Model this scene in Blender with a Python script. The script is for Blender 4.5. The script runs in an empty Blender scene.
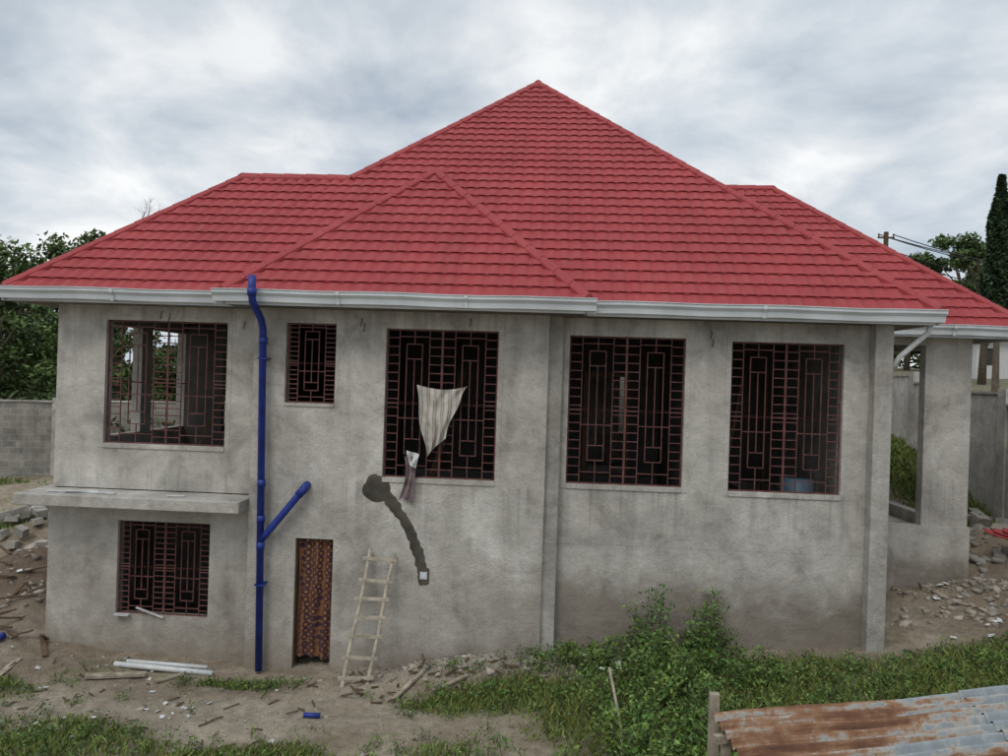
import bpy, math, random
import numpy as np
from mathutils import Vector, Matrix, noise
random.seed(7); rng=np.random.default_rng(7)
scene=bpy.context.scene
COL=scene.collection
# ------------------------------------------------------------------ helpers
def link(o,parent=None):
    COL.objects.link(o)
    if parent: o.parent=parent
    return o
def empty(name):
    e=bpy.data.objects.new(name,None); e.empty_display_size=.3
    return link(e)
def mk(name,v,f,mat=None,parent=None,smooth=False):
    me=bpy.data.meshes.new(name); me.from_pydata([tuple(p) for p in v],[],f); me.update()
    if mat: me.materials.append(mat)
    if smooth: me.polygons.foreach_set('use_smooth',[True]*len(me.polygons))
    return link(bpy.data.objects.new(name,me),parent)
def mk_np(name,V,F,mat,parent=None,col=None,smooth=False):
    V=np.asarray(V,dtype=np.float32); F=np.asarray(F,dtype=np.int32); k=F.shape[1]
    me=bpy.data.meshes.new(name)
    me.vertices.add(len(V)); me.vertices.foreach_set('co',V.ravel())
    me.loops.add(F.size); me.loops.foreach_set('vertex_index',F.ravel())
    me.polygons.add(len(F)); me.polygons.foreach_set('loop_start',np.arange(len(F),dtype=np.int32)*k)
    me.update(calc_edges=True)
    if smooth: me.polygons.foreach_set('use_smooth',[True]*len(F))
    if col is not None:
        a=me.color_attributes.new('Col','FLOAT_COLOR','POINT'); c=np.ones((len(V),4),dtype=np.float32)
        c[:,:col.shape[1]]=col; a.data.foreach_set('color',c.ravel())
    me.materials.append(mat)
    return link(bpy.data.objects.new(name,me),parent)
class MB:
    def __init__(s): s.v=[]; s.f=[]
    def box(s,x0,x1,y0,y1,z0,z1):
        b=len(s.v)
        s.v+=[(x0,y0,z0),(x1,y0,z0),(x1,y1,z0),(x0,y1,z0),(x0,y0,z1),(x1,y0,z1),(x1,y1,z1),(x0,y1,z1)]
        s.f+=[tuple(b+i for i in q) for q in ((0,3,2,1),(4,5,6,7),(0,1,5,4),(1,2,6,5),(2,3,7,6),(3,0,4,7))]
    def obox(s,c,size,rot=(0,0,0)):
        from mathutils import Euler
        R=Euler(rot).to_matrix(); b=len(s.v)
        for q in ((-1,-1,-1),(1,-1,-1),(1,1,-1),(-1,1,-1),(-1,-1,1),(1,-1,1),(1,1,1),(-1,1,1)):
            p=R@Vector((q[0]*size[0]/2,q[1]*size[1]/2,q[2]*size[2]/2))+Vector(c); s.v.append(tuple(p))
        s.f+=[tuple(b+i for i in q) for q in ((0,3,2,1),(4,5,6,7),(0,1,5,4),(1,2,6,5),(2,3,7,6),(3,0,4,7))]
    def beam(s,a,b_,w,h):
        a=Vector(a);b_=Vector(b_);d=(b_-a).normalized()
        up=Vector((0,0,1)) if abs(d.z)<.95 else Vector((0,1,0))
        sx=d.cross(up).normalized(); sz=sx.cross(d); b=len(s.v)
        for p in (a,b_):
            for q in ((-1,-1),(1,-1),(1,1),(-1,1)): s.v.append(tuple(p+sx*q[0]*w/2+sz*q[1]*h/2))
        s.f+=[tuple(b+i for i in q) for q in ((3,2,1,0),(4,5,6,7),(0,1,5,4),(1,2,6,5),(2,3,7,6),(3,0,4,7))]
    def tube(s,pts,r,n=10,cap=True):
        pts=[Vector(p) for p in pts]; rs=r if isinstance(r,(list,tuple)) else [r]*len(pts); b=len(s.v)
        for i,p in enumerate(pts):
            d=(pts[min(i+1,len(pts)-1)]-pts[max(i-1,0)]).normalized()
            up=Vector((0,1,0)) if abs(d.y)<.9 else Vector((1,0,0))
            sx=d.cross(up).normalized(); sy=sx.cross(d)
            for k in range(n):
                a=2*math.pi*k/n; s.v.append(tuple(p+(sx*math.cos(a)+sy*math.sin(a))*rs[i]))
        for i in range(len(pts)-1):
            for k in range(n):
                k2=(k+1)%n; s.f.append((b+i*n+k,b+i*n+k2,b+(i+1)*n+k2,b+(i+1)*n+k))
        if cap:
            s.f.append(tuple(b+k for k in range(n))[::-1]); s.f.append(tuple(b+(len(pts)-1)*n+k for k in range(n)))
    def make(s,name,mat,parent=None,smooth=False): return mk(name,s.v,s.f,mat,parent,smooth)
# ------------------------------------------------------------------ materials
class NT:
    def __init__(s,name):
        s.m=bpy.data.materials.new(name); s.m.use_nodes=True; s.t=s.m.node_tree; s.n=s.t.nodes; s.l=s.t.links
        s.b=s.n['Principled BSDF']; s.tc=s.n.new('ShaderNodeTexCoord')
        s.b.inputs['Specular IOR Level'].default_value=.3
    def noise(s,scale,detail=4,vec=None,rough=.55,dist=0,map=None,rot=None):
        n=s.n.new('ShaderNodeTexNoise'); n.inputs['Scale'].default_value=scale; n.inputs['Detail'].default_value=detail
        n.inputs['Roughness'].default_value=rough; n.inputs['Distortion'].default_value=dist
        v=vec or s.tc.outputs['Object']
        if rot:
            mp=s.n.new('ShaderNodeMapping'); mp.inputs['Rotation'].default_value=rot; s.l.new(v,mp.inputs['Vector']); v=mp.outputs[0]
        if map:
            mp=s.n.new('ShaderNodeMapping'); mp.inputs['Scale'].default_value=map; s.l.new(v,mp.inputs['Vector']); v=mp.outputs[0]
        s.l.new(v,n.inputs['Vector']); return n.outputs['Fac']
    def ramp(s,fac,stops):
        r=s.n.new('ShaderNodeValToRGB'); e=r.color_ramp.elements
        while len(e)<len(stops): e.new(.5)
        for i,(p,c) in enumerate(stops):
            e[i].position=p; e[i].color=(c,c,c,1) if isinstance(c,(int,float)) else (*c,1)
        s.l.new(fac,r.inputs[0]); return r.outputs[0]
    def mix(s,fac,a,b,mode='MIX'):
        m=s.n.new('ShaderNodeMix'); m.data_type='RGBA'; m.blend_type=mode
        for sock,val in ((m.inputs[0],fac),(m.inputs[6],a),(m.inputs[7],b)):
            if isinstance(val,(int,float)): sock.default_value=val
            elif isinstance(val,tuple): sock.default_value=(*val,1)
            else: s.l.new(val,sock)
        return m.outputs[2]
    def math(s,op,a,b=0.,clamp=False):
        m=s.n.new('ShaderNodeMath'); m.operation=op; m.use_clamp=clamp
        for i,val in enumerate((a,b)):
            if isinstance(val,(int,float)): m.inputs[i].default_value=val
            else: s.l.new(val,m.inputs[i])
        return m.outputs[0]
    def xyz(s):
        n=s.n.new('ShaderNodeSeparateXYZ'); s.l.new(s.tc.outputs['Object'],n.inputs[0]); return n.outputs
    def attr(s,name='Col'):
        n=s.n.new('ShaderNodeAttribute'); n.attribute_name=name; return n.outputs['Color']
    def bump(s,h,strength=.4,dist=.02):
        b=s.n.new('ShaderNodeBump'); b.inputs['Strength'].default_value=strength; b.inputs['Distance'].default_value=dist
        s.l.new(h,b.inputs['Height']); s.l.new(b.outputs[0],s.b.inputs['Normal'])
    def color(s,c):
        if isinstance(c,tuple): s.b.inputs['Base Color'].default_value=(*c,1)
        else: s.l.new(c,s.b.inputs['Base Color'])
    def rough(s,r):
        if isinstance(r,(int,float)): s.b.inputs['Roughness'].default_value=r
        else: s.l.new(r,s.b.inputs['Roughness'])
def simple(name,c,r=.8,var=.25,scale=6,bump=.2,metal=0):
    t=NT(name); f=t.noise(scale,5); d=tuple(x*(1-var) for x in c); u=tuple(min(1,x*(1+var)) for x in c)
    t.color(t.ramp(f,[(.3,d),(.7,u)])); t.rough(r); t.b.inputs['Metallic'].default_value=metal
    if bump: t.bump(t.noise(scale*6,4),bump,.01)
    return t.m
def plaster(name,stain=True,gain=1.,streaky=.32):
    t=NT(name); G_=lambda *c: tuple(x*gain for x in c)
    n1=t.noise(.75,6,rough=.62,dist=.6); n2=t.noise(2.4,6,rough=.68,dist=.5); n3=t.noise(24,4,rough=.7)
    streak=t.noise(1.0,5,map=(3.0,3.0,.3),rough=.6)
    c=t.ramp(n1,[(.34,G_(.32,.30,.268)),(.47,G_(.42,.398,.36)),(.58,G_(.475,.453,.412)),(.68,G_(.57,.548,.505))])
    c=t.mix(.7,c,t.ramp(n2,[(.32,(.64,.625,.60)),(.48,(.95,.95,.945)),(.70,(1.20,1.19,1.17))]),'MULTIPLY')
    c=t.mix(streaky,c,t.ramp(streak,[(.34,(.58,.57,.55)),(.50,(1,1,1)),(.68,(1.18,1.18,1.17))]),'MULTIPLY')
    c=t.mix(.45,c,t.ramp(n3,[(.3,(.75,.75,.75)),(.7,(1.2,1.2,1.2))]),'MULTIPLY')
    if stain:
        o=t.xyz(); zz=t.math('ADD',o[2],t.math('MULTIPLY',t.math('SUBTRACT',t.noise(.8,6,rough=.7,dist=.6),.5),2.2))
        xr=t.math('MULTIPLY',t.math('ADD',o[0],1.0),.5,True)
        lowf=t.math('MULTIPLY',t.math('SUBTRACT',-3.0,zz),1.35,True)
        c=t.mix(t.math('MULTIPLY',lowf,t.math('ADD',.25,t.math('MULTIPLY',xr,.52))),c,t.mix(n2,(.12,.095,.072),(.24,.20,.155)))
        z2=t.math('ADD',o[2],t.math('MULTIPLY',t.noise(4,5),.8))
        mud=t.math('MULTIPLY',t.math('SUBTRACT',-3.95,z2),1.6,True)
        c=t.mix(t.math('MULTIPLY',mud,.6),c,(.20,.155,.11))
        run=t.ramp(t.noise(1,4,map=(8,8,.2)),[(.50,0.),(.66,1.)])
        top=t.math('MULTIPLY',t.math('SUBTRACT',o[2],.25),1.1,True)
        sill=t.math('MULTIPLY',t.math('MULTIPLY',t.math('SUBTRACT',-1.75,o[2]),9.,True),t.math('MULTIPLY',t.math('ADD',o[2],2.9),1.,True))
        c=t.mix(t.math('MULTIPLY',t.math('MULTIPLY',t.math('ADD',top,sill,True),run),.38),c,(.14,.13,.112))
        ef=t.ramp(t.noise(1.3,5,rough=.7,dist=1.),[(.60,0.),(.72,1.)])
        c=t.mix(t.math('MULTIPLY',ef,.22),c,(.60,.585,.55))
    t.color(c); t.rough(.93)
    h=t.math('ADD',t.noise(5,5,rough=.65),t.math('MULTIPLY',t.noise(45,3),.35)); t.bump(h,.75,.035)
    return t.m
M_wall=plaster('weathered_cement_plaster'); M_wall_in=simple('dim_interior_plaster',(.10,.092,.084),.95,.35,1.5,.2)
M_slab=plaster('stained_slab_concrete',False,.92)
M_pil=plaster('cast_concrete',False,.88)
def roofmat():
    t=NT('red_coated_roof_tile'); n=t.noise(.9,5,rough=.6); f=t.noise(70,3); w=t.noise(3.5,5,rough=.75)
    c=t.ramp(n,[(.3,(.275,.036,.040)),(.7,(.335,.050,.052))])
    c=t.mix(.6,c,t.ramp(f,[(.3,(.78,.78,.78)),(.7,(1.18,1.18,1.18))]),'MULTIPLY')
    c=t.mix(t.math('MULTIPLY',t.ramp(w,[(.5,0.),(.75,1.)]),.3),c,(.32,.115,.09))
    c=t.mix(.5,c,t.ramp(t.noise(1,4,map=(1.5,.5,.5)),[(.3,(.82,.82,.82)),(.7,(1.1,1.1,1.1))]),'MULTIPLY')
    t.color(c); t.rough(.72); t.bump(f,.2,.004); return t.m
M_roof=roofmat()
M_gut=simple('white_gutter_paint',(.56,.59,.605),.5,.16,1.5,.05)
M_soffit=simple('soffit_board',(.16,.14,.12),.8,.2,3)
M_grille=simple('red_oxide_steel',(.115,.047,.042),.6,.4,8,.1)
M_blue=simple('blue_pvc_pipe',(.018,.038,.225),.4,.3,4,.05)
M_white=simple('white_pvc',(.55,.56,.55),.5,.15,6,.1)
M_wood=simple('weathered_wood',(.30,.26,.20),.9,.4,7,.5)
M_woodd=simple('dark_timber',(.10,.065,.04),.9,.3,7,.4)
M_stone=simple('rubble_stone',(.30,.265,.22),.97,.5,2.2,.6)
M_brick=simple('broken_block',(.28,.26,.23),.95,.35,2,.5)
M_patch=simple('fresh_cement',(.070,.063,.050),.97,.5,3,.8)
M_dark=simple('dark_void_wall',(.05,.048,.045),.95,.3,2)
def leafmat(name,base):
    t=NT(name); a=t.attr(); c=t.mix(1.,a,base,'MULTIPLY'); t.color(c); t.rough(.6)
    return t.m
M_leaf=leafmat('tree_leaves',(.062,.098,.026)); M_grass=leafmat('grass_blades',(.13,.185,.05)); M_weed=leafmat('weed_leaves',(.10,.185,.042))
M_cyp=leafmat('cypress_leaves',(.038,.070,.028))
M_bark=simple('bark',(.12,.095,.07),.95,.3,5,.6)
# ------------------------------------------------------------------ terrain
GX=[-40,-14,-9,-4.5,-2.2,0.1,5.8,8.6,11.5,16,40]; GZ=[-4.6,-4.85,-4.95,-5.08,-5.0,-4.68,-4.30,-3.90,-3.6,-3.3,-2.6]
def sst(x,a,b):
    t=np.clip((x-a)/(b-a),0,1); return t*t*(3-2*t)
def fbm(X,Y,seed=0,octs=4,base=1.):
    out=np.zeros(X.shape); amp=1.; fr=base
    r=np.random.default_rng(seed)
    for o in range(octs):
        for k in range(5):
            th=r.uniform(0,6.283); ph=r.uniform(0,6.283); f=fr*r.uniform(.7,1.4)
            out+=amp*np.sin((X*math.cos(th)+Y*math.sin(th))*f+ph+1.3*np.sin((X*math.sin(th)-Y*math.cos(th))*f*.7+ph*2))/5
        amp*=.5; fr*=2.1
    return out
def terrain(X,Y):
    X=np.asarray(X,float);Y=np.asarray(Y,float)
    z=np.interp(X,GX,GZ)
    f=1-sst(Y,8,11.5); z=z*(1-.45*f)+(-4.95)*.45*f
    z+=.06*np.clip(Y-14,0,12)+sst(X,7.5,9.5)*.165*np.clip(Y-15,0,8)
    hill=sst(X,4,30)*np.clip(Y-26,0,60)*.055; z+=hill
    z+=np.clip(Y-85,0,400)*.01
    def g(cx,cy,rx,ry,h): return h*np.exp(-(((X-cx)/rx)**2+((Y-cy)/ry)**2))
    z+=g(-10.6,14.2,1.3,1.6,.95)+g(-9.4,12.6,.6,.7,.35)+g(-12.5,17.5,1.6,1.3,.7)
    z+=g(-1.0,11.35,1.2,.35,.30)+g(-2.0,11.1,.5,.3,.12)+g(8.3,13.9,1.1,.5,.35)+g(10.0,15.5,.9,1.3,.5)
    near=1-sst(Y,22,40)
    z+=near*(.05*fbm(X,Y,1,3,1.1)+.03*fbm(X,Y,2,4,5.)+.03*np.exp(-((X+10)/3)**2)*fbm(X,Y,9,3,7.))
    inside=((X>-8.5)&(X<5.6)&(Y>12.15)&(Y<24)); z=np.where(inside,np.minimum(z,-5.02),z)
    return z
def tz(x,y): return float(terrain(np.array([x]),np.array([y]))[0])
def gdens(X,Y):
    def g(cx,cy,rx,ry,h=1.): return h*np.exp(-(((X-cx)/rx)**2+((Y-cy)/ry)**2)**2)
    d=g(-6.6,9.0,1.6,.65)+g(-3.4,8.75,1.1,.4)+g(-.6,10.5,1.3,.55,.95)+g(-4.55,11.0,.7,.18)+g(-1.0,8.9,.6,.5,.8)+g(-8.4,10.2,.8,.35,.7)
    d=d+g(5.2,10.4,5.6,1.3)+g(2.0,9.2,1.7,1.6)+g(4.5,8.0,3.5,1.2,.9)+g(9.5,11.4,3,.9,.8)
    d=d+g(11.0,18.6,1.6,2.6,1.)+g(-14.5,18.5,2.2,2.4,.8)+g(11,22,2,3,1.)
    d=d+.45*sst(X,14,20)+.8*sst(Y,26,30)+.45*sst(-X,16,20)
    nz=.5+.5*fbm(X,Y,5,4,2.2); d=d*(.4+.95*nz)
    d=d+.30*sst(nz,.58,.9)
    return np.clip(d,0,1)
def axis(a,b,step,lo,hi,g=1.13):
    c=list(np.arange(a,b+1e-6,step)); s=step
    while c[-1]<hi: s*=g; c.append(c[-1]+s)
    s=step
    while c[0]>lo: s*=g; c.insert(0,c[0]-s)
    return np.array(c)
ax=axis(-13,12,.07,-700,700); ay=axis(6.5,17,.07,-60,900)
XX,YY=np.meshgrid(ax,ay); ZZ=terrain(XX,YY)
nx,ny=len(ax),len(ay); idx=np.arange(nx*ny).reshape(ny,nx)
F=np.stack([idx[:-1,:-1],idx[:-1,1:],idx[1:,1:],idx[1:,:-1]],-1).reshape(-1,4)
gd=gdens(XX,YY)
dirt=np.exp(-(((XX+10.3)/2.6)**2+((YY-14)/3.2)**2))+.7*np.exp(-(((XX-9.2)/2.2)**2+((YY-14)/2.2)**2))
pale=np.exp(-(((XX+1.1)/1.5)**2+((YY-11.35)/.45)**2))+.6*np.exp(-(((XX+4.5)/3.)**2+((YY-10.0)/.7)**2))
col=np.stack([gd.ravel(),dirt.ravel(),np.clip(pale,0,1).ravel()],1)
def groundmat():
    t=NT('sandy_soil'); sp=t.n.new('ShaderNodeSeparateColor'); t.l.new(t.attr(),sp.inputs[0])
    n1=t.noise(.7,5,rough=.65); n2=t.noise(5,5,rough=.7); n3=t.noise(38,4,rough=.7)
    c=t.ramp(n1,[(.3,(.23,.178,.125)),(.5,(.345,.288,.215)),(.7,(.47,.41,.325))])
    c=t.mix(t.math('MULTIPLY',sp.outputs[2],.5,True),c,(.50,.46,.39))
    c=t.mix(.8,c,t.ramp(n2,[(.3,(.55,.53,.5)),(.7,(1.25,1.24,1.22))]),'MULTIPLY')
    c=t.mix(.7,c,t.ramp(n3,[(.3,(.5,.5,.5)),(.7,(1.35,1.35,1.35))]),'MULTIPLY')
    c=t.mix(t.math('MULTIPLY',sp.outputs[1],.9,True),c,t.mix(n2,(.080,.050,.034),(.22,.16,.115)))
    g=t.math('MULTIPLY',sp.outputs[0],1.1,True)
    c=t.mix(t.math('MULTIPLY',g,.65),c,t.mix(n2,(.055,.06,.028),(.14,.145,.065)))
    t.color(c); t.rough(.97); t.bump(t.math('ADD',n3,n2),.9,.05); return t.m
mk_np('ground',np.stack([XX.ravel(),YY.ravel(),ZZ.ravel()],1),F,groundmat(),col=col,smooth=True)
# ------------------------------------------------------------------ house
H=empty('concrete_house')
def wall(name,p0,p1,z0,z1,th,ops=(),mat=M_wall,parent=H):
    p0=Vector((*p0,0));p1=Vector((*p1,0));L=(p1-p0).length;d=(p1-p0)/L;n=Vector((-d.y,d.x,0))*th
    S=sorted({0,L,*[o[0] for o in ops],*[o[1] for o in ops]}); Z=sorted({z0,z1,*[o[2] for o in ops],*[o[3] for o in ops]})
    solid={}
    for i in range(len(S)-1):
        for j in range(len(Z)-1):
            cs=(S[i]+S[i+1])/2;cz=(Z[j]+Z[j+1])/2
            solid[i,j]=not any(o[0]<cs<o[1] and o[2]<cz<o[3] for o in ops)
    v=[];f=[]
    def q(a,b,c,e):
        k=len(v); v.extend([a,b,c,e]); f.append((k,k+1,k+2,k+3))
    P=lambda s,z,b: p0+d*s+Vector((0,0,z))+(n if b else Vector())
    for (i,j),s in solid.items():
        if not s: continue
        a,b,c,e=S[i],S[i+1],Z[j],Z[j+1]
        q(P(a,c,0),P(b,c,0),P(b,e,0),P(a,e,0)); q(P(b,c,1),P(a,c,1),P(a,e,1),P(b,e,1))
        if not solid.get((i-1,j)): q(P(a,c,1),P(a,c,0),P(a,e,0),P(a,e,1))
        if not solid.get((i+1,j)): q(P(b,c,0),P(b,c,1),P(b,e,1),P(b,e,0))
        if not solid.get((i,j-1)): q(P(a,c,1),P(b,c,1),P(b,c,0),P(a,c,0))
        if not solid.get((i,j+1)): q(P(a,e,0),P(b,e,0),P(b,e,1),P(a,e,1))
    return mk(name,v,f,mat,parent)
def ops(x0,lst): return [(a-x0,b-x0,c,d) for a,b,c,d in lst]
GB=-5.6; TOP=1.12
W1=(-7.69,-5.5,-1.37,.81); LW=(-7.35,-5.69,-4.37,-2.72); W2=(-4.34,-3.48,-.535,.825); W3=(-2.62,-.72,-1.735,.775)
DR=(-4.07,-3.42,-5.05,-2.83); W4=(.48,2.44,-1.765,.765); W5=(3.21,5.06,-1.79,.74)
wall('upper_wall_left',(-8.58,12),(-4.9,12),-2.17,TOP,.2,ops(-8.58,[W1]))
wall('lower_wall_left',(-8.62,11.97),(-4.9,11.97),GB,-2.40,.2,ops(-8.62,[LW]))
wall('front_wall_centre',(-4.9,11.7),(.12,11.7),GB,TOP,.22,ops(-4.9,[W2,W3,DR]))
wall('front_wall_right',(.12,12),(5.70,12),GB,TOP,.2,ops(.12,[W4,W5]))
wall('return_wall',(-4.9,12.3),(-4.9,11.922),GB,TOP-.01,.2)
wall('return_wall_r',(.11,11.922),(.11,12.3),GB,TOP-.01,.2)
wall('side_wall_left',(-8.58,16.6),(-8.58,12.2),-2.17,TOP,.2,[(.5,1.9,-1.37,.8),(2.3,4.1,-1.37,.8)])
wall('lower_side_left',(-8.62,16.6),(-8.62,12.17),GB,-2.4,.2,[])
wall('side_wall_right',(5.70,12.2),(5.70,24.2),GB,TOP,.2,[(6,8,-1.7,.7)])
wall('back_wall',(5.7,24.2),(-6.3,24.2),GB,TOP,.2,[(1,3,-1.7,.7),(4.5,6.5,-1.7,.7),(8,10,-1.7,.7)])
wall('back_wall_left',(-6.3,16.6),(-8.38,16.6),GB,TOP,.2,[(.4,1.6,-1.3,.7)])
wall('side_wall_rear',(-6.3,24.2),(-6.3,16.8),GB,TOP,.2,[(2,4,-1.7,.7)])
b=MB(); b.box(-8.4,-4.92,12.2,16.5,-2.36,-2.17); b.box(-4.69,5.49,12.35,24,-2.98,-2.79); b.box(-4.68,-.1,11.925,12.345,-2.98,-2.79)
b.box(-8.4,5.49,12.3,24,-5.3,-4.95)
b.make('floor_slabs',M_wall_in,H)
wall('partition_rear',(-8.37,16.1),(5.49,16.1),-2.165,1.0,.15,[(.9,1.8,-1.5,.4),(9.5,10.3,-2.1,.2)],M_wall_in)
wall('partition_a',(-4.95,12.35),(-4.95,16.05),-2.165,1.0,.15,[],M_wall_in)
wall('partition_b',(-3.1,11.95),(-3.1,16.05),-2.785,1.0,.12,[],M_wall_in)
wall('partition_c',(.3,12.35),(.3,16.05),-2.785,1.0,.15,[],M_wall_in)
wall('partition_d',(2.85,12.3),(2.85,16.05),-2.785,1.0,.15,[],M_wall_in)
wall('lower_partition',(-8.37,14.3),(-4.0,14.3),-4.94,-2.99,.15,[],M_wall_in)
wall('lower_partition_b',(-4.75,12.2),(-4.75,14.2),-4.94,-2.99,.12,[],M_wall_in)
o=MB(); o.box(-8.78,-4.905,11.3,12.6,-2.385,-2.19); o=o.make('balcony_slab',M_slab,H); m=o.modifiers.new('bev','BEVEL'); m.width=.015; m.segments=2
b=MB(); b.box(.05,.36,11.80,11.995,GB,1.08); b.box(5.47,5.76,11.78,11.995,GB,1.08); b.box(5.705,5.76,11.997,12.2,GB,1.08)
o=b.make('pilasters',M_pil,H); m=o.modifiers.new('bev','BEVEL'); m.width=.012; m.segments=2
b=MB()
def band(w,Y,t=.006,wd=.09,sill=True):
    x0,x1,z0,z1=w
    b.box(x0-wd,x0-.0,Y-t,Y+.01,z0-wd*.9,z1+wd*.9); b.box(x1,x1+wd,Y-t,Y+.01,z0-wd*.9,z1+wd*.9)
    b.box(x0,x1,Y-t,Y+.01,z1,z1+wd*.9); b.box(x0,x1,Y-t-.014*sill,Y+.01,z0-wd*.9,z0)
band(W4,12,.008); band(W5,12,.008); band(W3,11.7); band(W1,12); band(W2,11.7,.005,.06)
o=b.make('window_surrounds',M_wall,H); m=o.modifiers.new('bev','BEVEL'); m.width=.004; m.segments=2
b=MB(); b.box(.365,5.465,11.997,12.01,-2.785,-2.775); b.make('floor_line',M_wall,H)
wall('veranda_pier',(7.72,14.5),(8.62,14.5),-2.7,TOP,.22)
wall('veranda_parapet',(5.77,14.47),(8.66,14.47),GB,-2.70,.26)
wall('veranda_side',(8.66,14.73),(8.66,21),GB,-2.7,.24)
b=MB(); b.box(5.91,7.715,14.5,14.72,.93,1.1); b.box(8.40,8.60,14.725,21.0,.93,1.1); b.box(5.95,8.4,14.74,21,-3.2,-2.95); b.box(8.38,8.6,20.7,20.95,-2.7,.925); b.make('veranda_beams',M_wall,H)
b=MB()
for x,z in ((-6.7,.93),(-6.55,.9),(-3.05,.88),(-3.0,.80),(2.85,.86),(2.88,.72),(-5.2,.8),(-1.2,.93)):
    y=12 if (x>.12 or x<-4.9) else 11.7
    b.tube([(x,y,z+.05),(x+.01,y-.035,z),(x-.01,y-.03,z-.09)],.007,5)
b.make('wire_hooks',M_dark,H)
# ---------------------------------------------------------------- roof
ZE=1.30; MS=.958; NL=math.hypot(1,MS)
COURSE=.222; PER=.235; SPP=10
def tilewave(s):
    ph=(s/PER)%1.0
    return .040*(.5-.5*math.cos(2*math.pi*ph))**.75
def roof_face(name,org,ds,du,T,lo,hi):
    smin=min(lo(-.06),lo(T));smax=max(hi(-.06),hi(T))
    step=PER/SPP; k0=math.floor(smin/step);k1=math.ceil(smax/step); ks=[k*step for k in range(k0,k1+1)]
    nrm=Vector((-du[0]*MS,-du[1]*MS,1))/NL
    v=[];f=[];prev=None; rows=[]
    tk=[-.06]
    while tk[-1]+COURSE<T: tk.append(tk[-1]+COURSE)
    tk.append(T)
    for i in range(len(tk)-1): rows+= [(tk[i],.034),(tk[i]+ (tk[i+1]-tk[i])*.5,.014),(tk[i+1]-.001,0.)]
    for t,off in rows:
        a,b_=lo(t),hi(t); row=[]
        for s in ks:
            sc=min(max(s,a),b_); wv=tilewave(sc); tt=t
            if off>.03: tt=t+.038*(1-wv/.04)-.019
            p=Vector((org[0]+ds[0]*sc+du[0]*tt,org[1]+ds[1]*sc+du[1]*tt,ZE+MS*tt))
            p+=nrm*(wv+off); row.append(len(v)); v.append(p)
        if prev:
            pr,pa,pb=prev
            for j in range(len(ks)-1):
                if (ks[j+1]<=a and ks[j+1]<=pa) or (ks[j]>=b_ and ks[j]>=pb): continue
                f.append((pr[j],pr[j+1],row[j+1],row[j]))
        prev=(row,a,b_)
    o=mk(name,v,f,M_roof,H,True)
    try: o.data.set_sharp_from_angle(angle=math.radians(40))
    except Exception: pass
    return o
X0,X1,Y0=-6.94,6.32,11.5; h=(X1-X0)/2; YB=Y0+2*h
XL=-9.22; hl=2.86
roof_face('roof_main_front',(0,Y0),(1,0),(0,1),h,lambda t:X0+t,lambda t:X1-t)
roof_face('roof_main_right',(X1,0),(0,1),(-1,0),h,lambda t:Y0+t,lambda t:YB-t)
roof_face('roof_main_left',(X0,0),(0,1),(1,0),h,lambda t:Y0+t,lambda t:YB-t)
roof_face('roof_main_back',(0,YB),(1,0),(0,-1),h,lambda t:X0+t,lambda t:X1-t)
roof_face('roof_left_front',(0,Y0),(1,0),(0,1),hl,lambda t:XL+t,lambda t:X0+t)
roof_face('roof_left_end',(XL,0),(0,1),(1,0),hl,lambda t:Y0+t,lambda t:Y0+2*hl-t)
roof_face('roof_left_back',(0,Y0+2*hl),(1,0),(0,-1),hl,lambda t:XL+t,lambda t:X0+t)
XR=9.42; YR=14.0; hr=3.8
roof_face('roof_right_front',(0,YR),(1,0),(0,1),hr,lambda t:X1-t,lambda t:XR-t)
roof_face('roof_right_end',(XR,0),(0,1),(-1,0),hr,lambda t:YR+t,lambda t:YR+2*hr-t)
roof_face('roof_right_back',(0,YR+2*hr),(1,0),(0,-1),hr,lambda t:X1-t,lambda t:XR-t)
YS=11.12; S0,S1=-5.22,.72; hs=(S1-S0)/2
roof_face('roof_small_hip',(0,YS),(1,0),(0,1),hs,lambda t:S0+t,lambda t:S1-t)
roof_face('roof_small_right',(S1,0),(0,1),(-1,0),hs,lambda t:YS+t,lambda t:Y0+t+.03)
roof_face('roof_small_left',(S0,0),(0,1),(1,0),hs,lambda t:YS+t,lambda t:Y0+t+.03)
def cap(name,A,B,drop,w=.125):
    A=Vector(A);B=Vector(B);L=(B-A).length;d=(B-A)/L; side=d.cross(Vector((0,0,1))).normalized()
    n=max(1,round(L/.42)); v=[];f=[]
    for i in range(n):
        a=A+d*(L*i/n-.02); c=A+d*(L*(i+1)/n+.015); b0=len(v)
        for p,k,e in ((a,1.06,.014),(c,.96,0)):
            for x in (-1,-.62,-.2,.2,.62,1):
                v.append(p+side*x*w*k+Vector((0,0,1))*(.082+e-drop*abs(x)*w*k+(.0 if abs(x)==1 else .010)))
        for j in range(5): f.append((b0+j,b0+j+1,b0+7+j,b0+6+j))
        f.append((b0,b0+1,b0+2,b0+3,b0+4,b0+5))
        for j0 in (0,5):
            k=len(v)
            for q in (b0+j0,b0+6+j0): v.append(Vector(v[q])-Vector((0,0,.06)))
            f.append((b0+j0,b0+6+j0,k+1,k))
    mk(name,v,f,M_roof,H)
def P(x,y,t): return (x,y,ZE+MS*t)
ap=((X0+X1)/2,Y0+h)
cap('hip_cap_main_r',P(X1,Y0,0),P(*ap,h),.68); cap('hip_cap_main_l',P(X0+hl-.0,Y0+hl,hl),P(*ap,h),.68)
cap('hip_cap_back_r',P(X1,YB,0),P(*ap,h),.68); cap('hip_cap_back_l',P(X0,YB,0),P(*ap,h),.68)
cap('hip_cap_small_l',P(S0,YS,0),P((S0+S1)/2,YS+hs,hs),.68); cap('hip_cap_small_r',P(S1,YS,0),P((S0+S1)/2,YS+hs,hs),.68)
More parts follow.
